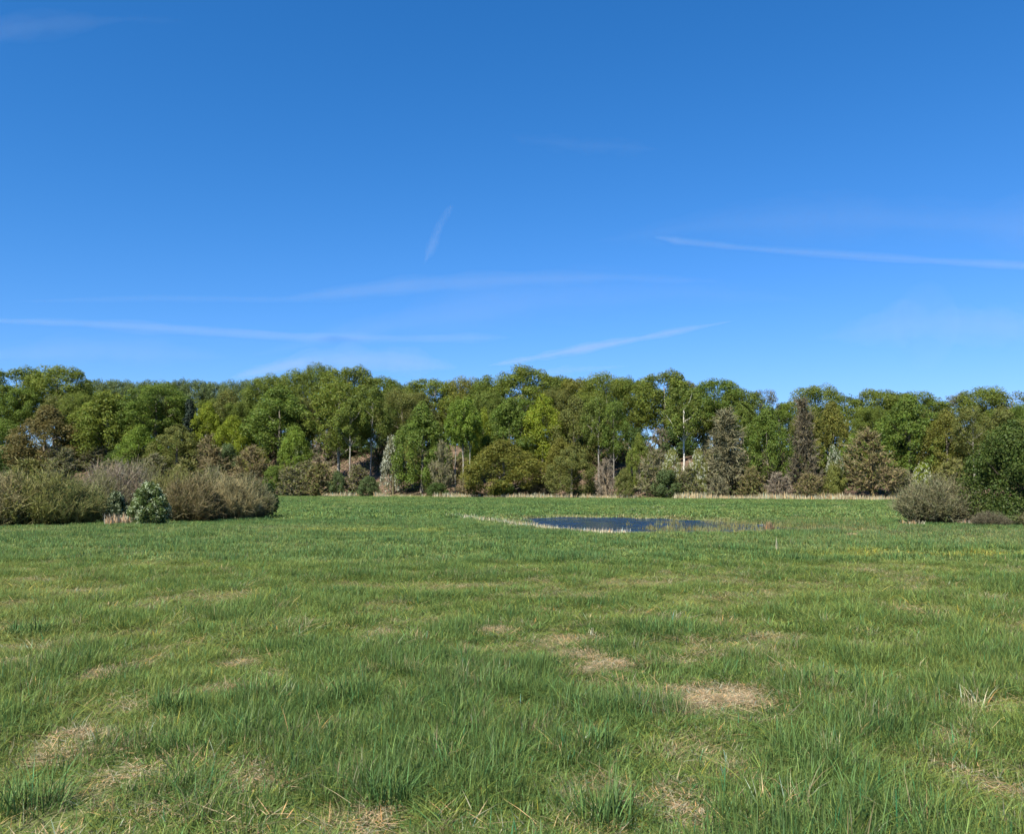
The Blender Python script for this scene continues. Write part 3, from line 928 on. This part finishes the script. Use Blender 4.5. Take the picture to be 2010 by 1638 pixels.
def scatter(name, P, rot, scl, tint, idx, coll):
    me = bpy.data.meshes.new(name)
    n = len(P)
    me.vertices.add(n)
    me.vertices.foreach_set('co', np.asarray(P, np.float32).ravel())
    for nm, ty, arr, key in (('rot', 'FLOAT_VECTOR', rot, 'vector'), ('scl', 'FLOAT_VECTOR', scl, 'vector'),
                             ('tint', 'FLOAT_COLOR', np.concatenate([tint, np.ones((n, 1))], 1), 'color'), ('idx', 'INT', idx, 'value')):
        a = me.attributes.new(nm, ty, 'POINT')
        a.data.foreach_set(key, np.ascontiguousarray(arr, np.int32 if ty == 'INT' else np.float32).ravel())
    o = obj(name, me)
    g = bpy.data.node_groups.new(name, 'GeometryNodeTree')
    g.interface.new_socket('Geometry', in_out='INPUT', socket_type='NodeSocketGeometry')
    g.interface.new_socket('Geometry', in_out='OUTPUT', socket_type='NodeSocketGeometry')
    gi, go = g.nodes.new('NodeGroupInput'), g.nodes.new('NodeGroupOutput')
    ip = g.nodes.new('GeometryNodeInstanceOnPoints')
    ci = g.nodes.new('GeometryNodeCollectionInfo')
    ci.inputs['Collection'].default_value = coll
    ci.inputs['Separate Children'].default_value = True
    ci.inputs['Reset Children'].default_value = True
    ip.inputs['Pick Instance'].default_value = True
    def attr(nm, ty):
        a = g.nodes.new('GeometryNodeInputNamedAttribute')
        a.data_type = ty
        a.inputs['Name'].default_value = nm
        return a.outputs['Attribute']
    e2r = g.nodes.new('FunctionNodeEulerToRotation')
    L = g.links.new
    L(gi.outputs[0], ip.inputs['Points'])
    L(ci.outputs[0], ip.inputs['Instance'])
    L(attr('idx', 'INT'), ip.inputs['Instance Index'])
    L(attr('rot', 'FLOAT_VECTOR'), e2r.inputs[0])
    L(e2r.outputs[0], ip.inputs['Rotation'])
    L(attr('scl', 'FLOAT_VECTOR'), ip.inputs['Scale'])
    L(ip.outputs[0], go.inputs[0])
    o.modifiers.new('scatter', 'NODES').node_group = g
    return o

# worn patches of dry matted grass: centre and size in photograph pixels, laid on the ground
PATCH = [
 (1410, 1374, 245, 62, 'largest straw-coloured bare patch of matted dry grass, right of centre'),
 (1366, 1592, 115, 95, 'straw patch at the bottom border, right of centre'),
 (490, 1530, 100, 62, 'round pinkish straw patch low on the left, brightest of its cluster'),
 (335, 1582, 100, 46, 'long straw patch below left of the round pinkish one'),
 (272, 1518, 90, 46, 'ragged straw patch left of the round pinkish one'),
 (118, 1492, 90, 44, 'straw patch nearest the left border, low down'),
 (278, 1466, 64, 40, 'small upright straw tuft patch above the ragged one'),
 (160, 1448, 100, 24, 'flat faded straw patch above the low left one'),
 (740, 1596, 62, 66, 'small straw patch at the bottom border, left of centre'),
 (1135, 1288, 90, 22, 'thin straw streak at the top left of the largest bare patch, upper of three'),
 (1215, 1305, 120, 18, 'long thin straw streak leading to the largest bare patch'),
 (1145, 1318, 66, 18, 'short straw streak, lower left of the three above the largest patch'),
 (1335, 1303, 60, 14, 'short straw streak above the largest bare patch'),
 (750, 1240, 40, 18, 'lone small straw spot in mid meadow, left of centre'),
 (966, 1238, 66, 14, 'faint straw spot in mid meadow, above the thin streaks'),
 (28, 1305, 70, 14, 'narrow straw streak touching the left border'),
 (192, 1330, 70, 26, 'faded straw spot right of the streak at the left border'),
 (545, 1325, 52, 14, 'right one of two small straw spots left of centre'),
 (470, 1303, 44, 12, 'left one of two small straw spots left of centre'),
 (1868, 1450, 70, 44, 'straw patch near the right border above the pale diagonal streak'),
 (1895, 1515, 34, 80, 'pale diagonal streak of dry stalks near the right border'),
 (1205, 1478, 60, 20, 'faint straw spot below left of the largest bare patch'),
]
PW = []
for px, py, w, h, lab in PATCH:
    x, y = ground_at(px, py)
    y0, y1 = ground_at(px, py + h / 2)[1], ground_at(px, py - h / 2)[1]
    PW.append((x, (y0 + y1) / 2, w / FPX * y / 2, (y1 - y0) / 2, lab))

def patch_mask(x, y):
    m = np.zeros(len(x))
    wob = (fbm(x * 4, y * 4, 77, 3) - .5) * 1.1
    for cx, cy, rx, ry, _ in PW:
        d = np.hypot((x - cx) / rx, (y - cy) / ry)
        m = np.maximum(m, sstep(1.12, .68, d + wob))
    return m

def build_grass():
    rng = np.random.default_rng(42)
    protos = []
    def add(n, spread, h, w, segs, lean, droop, dryf=.085):
        v, f, t = blades(rng, n, spread, h, w, segs, lean, droop, dryf=dryf)
        protos.append(make_mesh('tuft', v, f, M_GRASS, t))
    for _ in range(5): add(92, .16, .15, .0026, 3, .95, .7)      # 0-3 near
    for _ in range(2): add(46, .08, .21, .0027, 4, 1.4, .8)      # 5-6 near lush tussock
    for _ in range(3): add(40, .20, .16, .0065, 2, .6, .5, .03)        # 7-9 middle
    for _ in range(3): add(60, .55, .17, .018, 2, .6, .4, .01)         # 10-12 far
    for _ in range(3):                                             # 13-15 flattened straw thatch
        v, f, t = blades(rng, 44, .15, .08, .0024, 2, .9, .3, flat=.75, dryf=0)
        protos.append(make_mesh('tuft', v, f, M_GRASS, t))
    coll = proto_collection('tuft', protos)
    Ps, rots, scls, tints, idxs = [], [], [], [], []
    def band(y0, y1, dens, lo, hi, lush=False, sc=1.0, hscale=1.0):
        xm = y1 * .66 + 3
        n = int((y1 - y0) * 2 * xm * dens)
        x, y = rng.uniform(-xm, xm, n), rng.uniform(y0, y1, n)
        k = np.abs(x) < y * .66 + 2.5
        x, y = x[k], y[k]
        s = y - edge(x)
        near = (np.abs(x) < 40) & (y > 25) & (y < 60)
        pd = np.where(near, poly_dist(x, y, POND), 50)
        pm = patch_mask(x, y) if y0 < 20 else np.zeros(len(x))
        pf = np.maximum(pm, np.maximum(patch_mask(x, y + .16), patch_mask(x, y + .34))) if y0 < 20 else pm
        wet = fbm(x / 2.2, y / 2.2, 31, 3)
        vig = .62 * fbm(x / .62, y / .62, 11, 2) + .38 * fbm(x / 1.7, y / 1.7, 12, 3)
        big = fbm(x / 9, y / 9, 21, 3)
        keep = (s < 1.5) & (pd > .25 + .35 * wet) & (rng.random(len(x)) > pm * .96)
        if y0 < 20:
            thin = sstep(.40, .30, vig)
            keep &= rng.random(len(x)) > thin * .45
        if lush:
            keep &= vig > .54
        x, y, pm, pf, vig, big, wet, pd = [a[keep] for a in (x, y, pm, pf, vig, big, wet, pd)]
        n = len(x)
        # colour: blue-green lush, yellow-green thin, straw
        f = np.clip((vig - .5) * 3.4 + (big - .5) * 2.2 + rng.normal(0, .30, n), -1, 1)[:, None]
        mid, lushc, thinc = np.array([.146, .208, .047]), np.array([.094, .160, .042]), np.array([.205, .236, .072])
        c = np.where(f > 0, mid + (lushc - mid) * f, mid + (thinc - mid) * -f)
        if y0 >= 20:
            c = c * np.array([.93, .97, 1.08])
        dry = rng.random(n) < (.03 * (y0 < 20) + .005 + .22 * sstep(.47, .32, vig) * (y0 < 20) + .5 * pm)
        c = np.where(dry[:, None], np.array([.285, .255, .140]) * rng.uniform(.7, 1.15, (n, 1)), c)
        # yellow flowering streaks and pond fringe
        sx = np.clip((x - 10.5) / 9, -1, 2)
        yl = np.exp(-((y - 21.9 - .5 * np.sin(x * .8) - .4 * np.sin(x * 2.1)) / .55) ** 2) * sstep(6.0, 9, x) * (rng.random(n) < .4 + .7 * noise2(x / 1.4, y / .8, 71))
        yl2 = np.exp(-((y - 34 + .05 * x) / 1.2) ** 2) * sstep(-10, -7, x) * sstep(-1, -4, x) * (rng.random(n) < .4)
        ym = np.maximum(yl, yl2)[:, None]
        c = c * (1 - ym) + np.array([.34, .335, .065]) * ym
        fr = np.maximum(sstep(3.2, .3, pd), .55 * sstep(9, 14, x) * np.exp(-((y - 31.5) / 4.5) ** 2)) * (rng.random(n) < .55)
        c = c * (1 - fr[:, None]) + np.array([.24, .22, .10]) * fr[:, None]
        c = c * rng.normal(1, .10, (n, 1))
        hs = (.36 + 1.0 * sstep(.3, .72, vig)) * (1 + .25 * sstep(9, 4, y)) * rng.uniform(.8, 1.2, n) * (1 - .62 * pf) * hscale
        if y0 >= 20:
            hs *= 1 - .15 * sstep(20, 90, y)
        ss = sc * rng.uniform(.8, 1.3, n)
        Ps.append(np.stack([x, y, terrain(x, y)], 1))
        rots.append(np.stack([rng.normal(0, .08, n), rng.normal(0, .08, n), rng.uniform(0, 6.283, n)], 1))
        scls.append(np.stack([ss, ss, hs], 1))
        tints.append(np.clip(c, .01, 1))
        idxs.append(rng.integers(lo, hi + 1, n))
    band(2.4, 9.5, 82, 0, 4)
    band(2.4, 13, 30, 5, 6, True)
    band(9.5, 20, 38, 0, 4, sc=1.5, hscale=1.05)
    band(13, 24, 12, 5, 6, True, sc=1.4)
    band(20, 46, 26, 7, 9, sc=1.45)
    band(46, 200, 2.6, 10, 12, sc=1.35)
    n = 44000
    x, y = rng.uniform(-14, 14, n), 2.4 + 15.6 * rng.random(n) ** .8
    vig = .62 * fbm(x / .62, y / .62, 11, 2) + .38 * fbm(x / 1.7, y / 1.7, 12, 3)
    rag = fbm(x / .8 + 40, y / .8, 61, 3)
    near_patch = np.zeros(n)
    for cx, cy, rx, ry, _ in PW:
        near_patch = np.maximum(near_patch, sstep(1.9, .8, np.hypot((x - cx) / rx, (y - cy) / ry)))
    pr = .08 + .65 * sstep(.50, .36, vig) * sstep(.45, .62, rag) + .75 * near_patch
    k = (rng.random(n) < pr) & (np.abs(x) < y * .66 + 2.5)
    x, y = x[k], y[k]
    n = len(x)
    Ps.append(np.stack([x, y, terrain(x, y) + rng.uniform(.0, .05, n)], 1))
    rots.append(np.stack([rng.normal(0, .12, n), rng.normal(0, .12, n), rng.uniform(0, 6.283, n)], 1))
    ss = rng.uniform(.7, 1.5, n)
    scls.append(np.stack([ss, ss, ss * rng.uniform(.8, 1.6, n)], 1))
    tints.append(np.array([.37, .30, .175]) * rng.uniform(.65, 1.15, (n, 1)))
    idxs.append(rng.integers(13, 16, n))
    P = np.concatenate(Ps)
    o = scatter('meadow_grass', P, np.concatenate(rots), np.concatenate(scls), np.concatenate(tints), np.concatenate(idxs), coll)
    tag(o, 'lush uneven green grass covering the whole meadow', 'grass', None, 'stuff')
    print('tufts', len(P))
build_grass()

def build_patches():
    rng = np.random.default_rng(5)
    for cx, cy, rx, ry, lab in PW:
        n = int(np.clip(rx * ry * math.pi * 4600, 160, 5200))
        v, F, t = blades(rng, n, 1.0, .075, .0020, 2, .9, .3, flat=.80, dryf=0)
        v = v.reshape(n, 5, 3)
        base = v[:, 0:1, :] * 1.0
        rel = v - base
        base = base * [rx, ry, 0]
        an = np.arctan2(base[:, :, 1], base[:, :, 0])
        wob = 1 + .28 * np.sin(an * 2 + rng.uniform(0, 6)) + .22 * np.sin(an * 3 + rng.uniform(0, 6)) + .16 * np.sin(an * 7 + rng.uniform(0, 6))
        base = base * wob[:, :, None]
        gz = terrain(cx + base[:, 0, 0], cy + base[:, 0, 1])
        z0 = float(terrain(np.array([cx]), np.array([cy]))[0])
        v = base + rel
        v[:, :, 2] += (gz - z0)[:, None] + rng.uniform(.005, .035, (n, 1))
        me = make_mesh('dry_grass_patch', v.reshape(-1, 3), F, M_STRAW, t)
        o = obj('dry_grass_patch', me, None, (.44, .34, .21), (cx, cy, z0))
        tag(o, lab, 'dry grass', 'worn patches of dry grass')
build_patches()

# ------------------------------------------------------------------ reeds and rushes
def reed_band(name, P, hs, col, label, w=.012, seed=1, kind='stuff', lean=.25, cat='reeds'):
    rng = np.random.default_rng(seed)
    n = len(P)
    v, F, t = blades(rng, n, .001, 1.0, w, 2, lean, .3, dryf=0)
    v = v.reshape(n, 5, 3)
    b = v[:, 0:1, :].copy()
    b[:, :, 2] = -.02
    rel = (v - b)
    rel[:, :, :] *= hs[:, None, None]
    rel[:, :, :2] = rel[:, :, :2]
    v = P[:, None, :] + rel
    # restore blade width (scaled with height above)
    o0 = P.mean(0)
    me = make_mesh(name, (v - o0).reshape(-1, 3), F, M_STRAW, t)
    return tag(obj(name, me, None, col, tuple(o0)), label, cat, None, kind)

rng = np.random.default_rng(9)
n = 26000
x = rng.uniform(-50, 62, n)
y = edge(x) + rng.uniform(-3.6, 1.8, n) + 5.0 * (fbm(x / 7, x * 0 + 3, 4) - .5)
k = fbm(x / 6, y / 8, 15, 3) > np.where(x < -5, .47, .44)
x, y = x[k], y[k]
reed_band('reed_strip', np.stack([x, y, terrain(x, y)], 1), rng.uniform(.3, 1.3, len(x)) * (.25 + 1.1 * fbm(x / 5, y / 5, 8)), (.36, .31, .19),
          'pale straw-coloured reed strip along the foot of the wood', w=.05, seed=3)

# fringe of dead rushes round the pond
pts, hs = [], []
for a in range(len(POND)):
    p, q = POND[a], POND[(a + 1) % len(POND)]
    L = np.hypot(*(q - p))
    far = a < 17
    m = int(L * (95 if not far else 60))
    t = rng.random(m)
    xy = p + (q - p) * t[:, None] + rng.normal(0, .28, (m, 2)) + (np.array([0, .35]) if far else np.array([0, -.35]))
    dens = fbm(xy[:, 0] / 1.3, xy[:, 1] / 1.3, 3, 2)
    left = xy[:, 0] < 6.0
    kk = dens > np.where(left, .30, .50)
    xy = xy[kk]
    pts.append(xy)
    hs.append(rng.uniform(.05, .24, len(xy)) * (.8 if not far else 1.1))
lp = np.array([ground_at(a, b) for a, b in [(885, 1014), (960, 1024), (1030, 1033), (1085, 1038), (1150, 1046), (1230, 1049)]])
tt = rng.random(2600) * (len(lp) - 1)
ii = tt.astype(int)
q = lp[ii] + (lp[ii + 1] - lp[ii]) * (tt - ii)[:, None] + rng.normal(0, .24, (2600, 2))
pts.append(q)
hs.append(rng.uniform(.08, .30, 2600))
xy, hs = np.concatenate(pts), np.concatenate(hs)
reed_band('pond_rushes', np.stack([xy[:, 0], xy[:, 1], terrain(xy[:, 0], xy[:, 1])], 1), hs, (.52, .46, .32),
          'fringe of dead straw-coloured rushes round the pond', w=.034, seed=5, cat='rushes')

n = 13000
q = np.stack([rng.uniform(1230, 1720, n), rng.uniform(1022, 1050, n)], 1)
q = np.array([ground_at(a, b, WATER_Z) for a, b in q if fbm(a / 34, b / 5, 91, 2) > .62 - .26 * min(1, max(0, (a - 1280) / 160))])
reed_band('pond_sedge', np.stack([q[:, 0], q[:, 1], np.maximum(WATER_Z, terrain(q[:, 0], q[:, 1]))], 1), rng.uniform(.05, .26, len(q)), (.165, .165, .062),
          'olive sedge standing in the shallow right half of the pond', w=.05, seed=6, cat='sedge')

def tussock(px, py, hpx, wpx, col, label, n=120, seed=0, lean=.5, name='sedge_tussock', cat='sedge', group=None):
    rr = np.random.default_rng(seed)
    x, y = ground_at(px, py)
    h, w = hpx / FPX * y, wpx / FPX * y
    v, F, t = blades(rr, n, w * .35, h, max(.0022, .0006 * y), 3, lean, .5, dryf=0)
    me = make_mesh(name, v, F, M_STRAW, t)
    tag(obj(name, me, None, col, (x, y, float(terrain(x, y)))), label, cat, group)
tussock(1510, 1044, 26, 22, (.24, .17, .10), 'brown upright rush clump at the right end of the pond', 160, 1, .3)
tussock(1526, 1086, 32, 10, (.45, .40, .26), 'single pale dead stalk pair in the meadow below the pond end', 9, 2, .25, 'dead_stalk', 'stalk')
tussock(1672, 1056, 12, 24, (.34, .28, .15), 'low straw clump on the wet ground right of the pond', 90, 3)
tussock(1160, 1250, 24, 16, (.45, .40, .26), 'small pale dead tuft in mid meadow right of centre', 24, 4, .4, 'dead_stalk', 'stalk')
tussock(1908, 1385, 60, 80, (.34, .31, .19), 'pale dead grass plume near the right border above the straw patch', 60, 5, 1.5, 'dead_stalk', 'stalk')
tussock(1630, 1475, 46, 50, (.34, .31, .19), 'sparse pale grass tuft below right of the largest bare patch', 44, 6, 1.4, 'dead_stalk', 'stalk')
tussock(232, 1034, 26, 70, (.42, .33, .22), 'pale straw grass in front of the small dark hawthorn', 260, 7, .3)
tussock(430, 1022, 14, 90, (.36, .28, .19), 'low straw grass at the foot of the tan-grey willow', 200, 8, .4)
tussock(1930, 1034, 16, 120, (.30, .23, .16), 'brownish dry grass under the near dark green tree', 300, 9, .5)
tussock(1790, 1034, 14, 60, (.27, .22, .13), 'dry grass at the left foot of the near grey willow', 120, 10, .5)
G8 = 'dark rank grass tussocks'
for i, (px, py, hp, wp, lab) in enumerate([
        (60, 1245, 40, 110, 'dark rank grass tussock at the left border in mid meadow'),
        (560, 1165, 20, 60, 'small dark tussock left of centre far up the meadow'),
        (345, 1395, 60, 110, 'dark tussock left of centre, above the upright straw patch'),
        (700, 1370, 70, 120, 'blue-green tussock right of the two small straw spots'),
        (1680, 1350, 60, 200, 'wide dark tussock right above the largest bare patch'),
        (1170, 1470, 70, 90, 'dark blue-green tussock below the thin straw streaks'),
        (1190, 1610, 110, 170, 'tall dark tussock left of the bottom straw patch'),
        (760, 1575, 90, 110, 'tall tussock above the small straw patch at the bottom'),
        (60, 1590, 110, 170, 'tall dark tussock in the lower left corner')]):
    tussock(px, py, hp, wp, (.085, .150, .042), lab, 260, 40 + i, .8, 'grass_tussock', 'tussock', G8)

# ------------------------------------------------------------------ undergrowth on the slope
def undergrowth():
    rng = np.random.default_rng(77)
    n = 70000
    x = rng.uniform(-150, 125, n)
    y = edge(x) + rng.uniform(1, 48, n)
    d = fbm(x / 7, y / 7, 55, 3)
    k = d > .42
    k &= ~((np.abs(x - (-9.5)) < 4) & (y < edge(x) + 30) & (rng.random(n) < .6))
    x, y = x[k], y[k]
    z = terrain(x, y) + rng.exponential(.55, len(x)) * (d[k] * 2.2)
    P = np.stack([x, y, z], 1)
    v, q = cards(P, unit(rng.normal(size=P.shape) + [0, -.3, .8]), .20 * rng.uniform(.5, 1.4, len(P)), rng)
    tag(obj('undergrowth', make_mesh('undergrowth', v, [q], M_LEAF, [tones(len(P), rng)]), None, (.075, .105, .028)),
        'low leafy undergrowth on the woodland slope', 'undergrowth', None, 'stuff')
undergrowth()

# ------------------------------------------------------------------ contrails and thin cirrus, high above
def vol_mat(name, dens):
    m, t, out = nt(name)
    v = N(t, 'ShaderNodeVolumeScatter')
    v.inputs['Color'].default_value = (1, 1, 1, 1)
    v.inputs['Density'].default_value = dens
    v.inputs['Anisotropy'].default_value = 0.2
    t.links.new(v.outputs[0], out.inputs['Volume'])
    return m

def trail(name, pts, label, cat, dens, alt=9000.0, seed=0, group=None, taper=(1, 1), layers=5):
    """pts: (px, py, half width in px) along the trail; nested flattened tubes of ice haze at cloud height, thinning outwards"""
    rng = np.random.default_rng(seed)
    P, W = [], []
    pp = np.array(pts, float)
    t0 = np.linspace(0, 1, len(pp))
    M = 60
    t = np.linspace(0, 1, M)
    for px, py, w in zip(*[np.interp(t, t0, pp[:, k]) for k in range(3)]):
        d = np.array(ray(px, py))
        k = (alt - EYE) / d[2]
        P.append(np.array([0, 0, EYE]) + d * k)
        W.append(w / FPX * k)
    P, W = np.array(P), np.array(W)
    o0 = P.mean(0)
    e = bpy.data.objects.new(name, None)
    COL.objects.link(e)
    e.location = o0
    tag(e, label, cat, group)
    mat = vol_mat(name, dens / layers / np.mean(W))
    S = 14
    tg = unit(np.gradient(P, axis=0))
    side = unit(np.cross(tg, [0, 0, 1.0]))
    up = np.cross(side, tg)
    ang = np.arange(S) * 2 * math.pi / S
    i = np.arange(M * S).reshape(M, S)
    j = np.roll(i, -1, 1)
    q = np.stack([i[:-1], i[1:], j[1:], j[:-1]], -1).reshape(-1, 4)
    c0 = np.stack([i[0], j[0], np.full(S, M * S)], 1)
    c1 = np.stack([j[-1], i[-1], np.full(S, M * S + 1)], 1)
    for l in range(layers):
        g = .35 + 1.25 * l / (layers - 1)
        ta, tb = [(.08 + .3 * rng.random()) for _ in range(2)]
        end = np.minimum(1, t / ta if taper[0] else 1) ** .6 * np.minimum(1, (1 - t) / tb if taper[1] else 1) ** .6
        wob = .25 + 1.4 * fbm(t * 9 + 3.1 * l + seed * 7, t * 0 + l, seed, 3)
        w = W * g * wob * np.maximum(end, .02)
        off = (fbm(t * 6 + l, t * 0 + 9 * l, seed + 5, 2) - .5) * W * .7
        Q = P + side * off[:, None] * .6 + up * off[:, None] * .6
        v = Q[:, None] + w[:, None, None] * (np.cos(ang)[None, :, None] * side[:, None] + np.sin(ang)[None, :, None] * up[:, None])
        v = np.concatenate([v.reshape(-1, 3), Q[:1], Q[-1:]])
        me = make_mesh('ice_haze', v - o0, [q, np.concatenate([c0, c1])], mat, smooth=True)
        obj('ice_haze', me, e)

trail('contrail', [(-80, 628, 4), (150, 634, 6), (380, 648, 9), (600, 663, 8), (800, 665, 7), (1010, 662, 6)], 'long flat contrail low over the trees on the left', 'contrail', 0.075, seed=1, taper=(0, 1))
trail('contrail', [(955, 719, 4), (1080, 697, 6), (1200, 675, 6), (1320, 652, 5), (1450, 628, 3)], 'straight contrail slanting up to the right above the central peak', 'contrail', 0.100, seed=2)
trail('contrail', [(1283, 464, 8), (1330, 474, 6), (1450, 486, 4), (1700, 504, 5), (1900, 516, 6), (2090, 526, 9)], 'thin contrail running to the right border with a bright knot at its start', 'contrail', 0.062, seed=3, taper=(1, 0))
trail('contrail', [(832, 520, 8), (850, 478, 8), (864, 440, 5), (888, 398, 6)], 'short steep contrail scrap high above the centre', 'contrail', 0.013, seed=4)
trail('contrail', [(20, 592, 4), (300, 586, 6), (560, 588, 5), (800, 560, 14), (1000, 547, 10), (1200, 545, 8), (1420, 552, 10)], 'very faint wide contrail band across the middle of the sky', 'contrail', 0.030, seed=5)
trail('cirrus_cloud', [(-60, 60, 20), (120, 44, 14), (260, 36, 6), (370, 42, 3)], 'faint cirrus veil in the upper left corner of the sky', 'cloud', 0.010, seed=6, taper=(0, 1))
trail('cirrus_cloud', [(1600, 665, 16), (1780, 635, 40), (1950, 640, 34), (2080, 650, 30)], 'faint cirrus veil low on the right above the wood', 'cloud', 0.052, seed=7)
trail('cirrus_cloud', [(450, 742, 10), (600, 712, 16), (760, 708, 18), (900, 722, 12)], 'pale cirrus patch just over the twin skyline peaks', 'cloud', 0.090, seed=8)
trail('cirrus_cloud', [(1000, 268, 8), (1150, 285, 12), (1300, 292, 8)], 'barely visible cirrus wisp high above the centre', 'cloud', 0.010, seed=9)
trail('cirrus_cloud', [(480, 700, 10), (760, 640, 30), (1050, 590, 36), (1350, 575, 26), (1600, 590, 12)], 'very wide faint cirrus film across the middle of the sky', 'cloud', 0.018, seed=10, layers=7)
trail('cirrus_cloud', [(1150, 478, 8), (1400, 440, 22), (1700, 430, 30), (2080, 450, 34)], 'faint cirrus film over the thin contrail on the right', 'cloud', 0.019, seed=11, layers=7, taper=(1, 0))
trail('cirrus_cloud', [(1000, 738, 4), (1110, 728, 6), (1240, 718, 3)], 'short pale cirrus streak touching the treetops right of the central peak', 'cloud', 0.040, seed=12)
trail('cirrus_cloud', [(-80, 700, 10), (200, 690, 24), (450, 700, 16)], 'faint cirrus film low on the left under the long flat contrail', 'cloud', 0.024, seed=13, layers=7, taper=(0, 1))
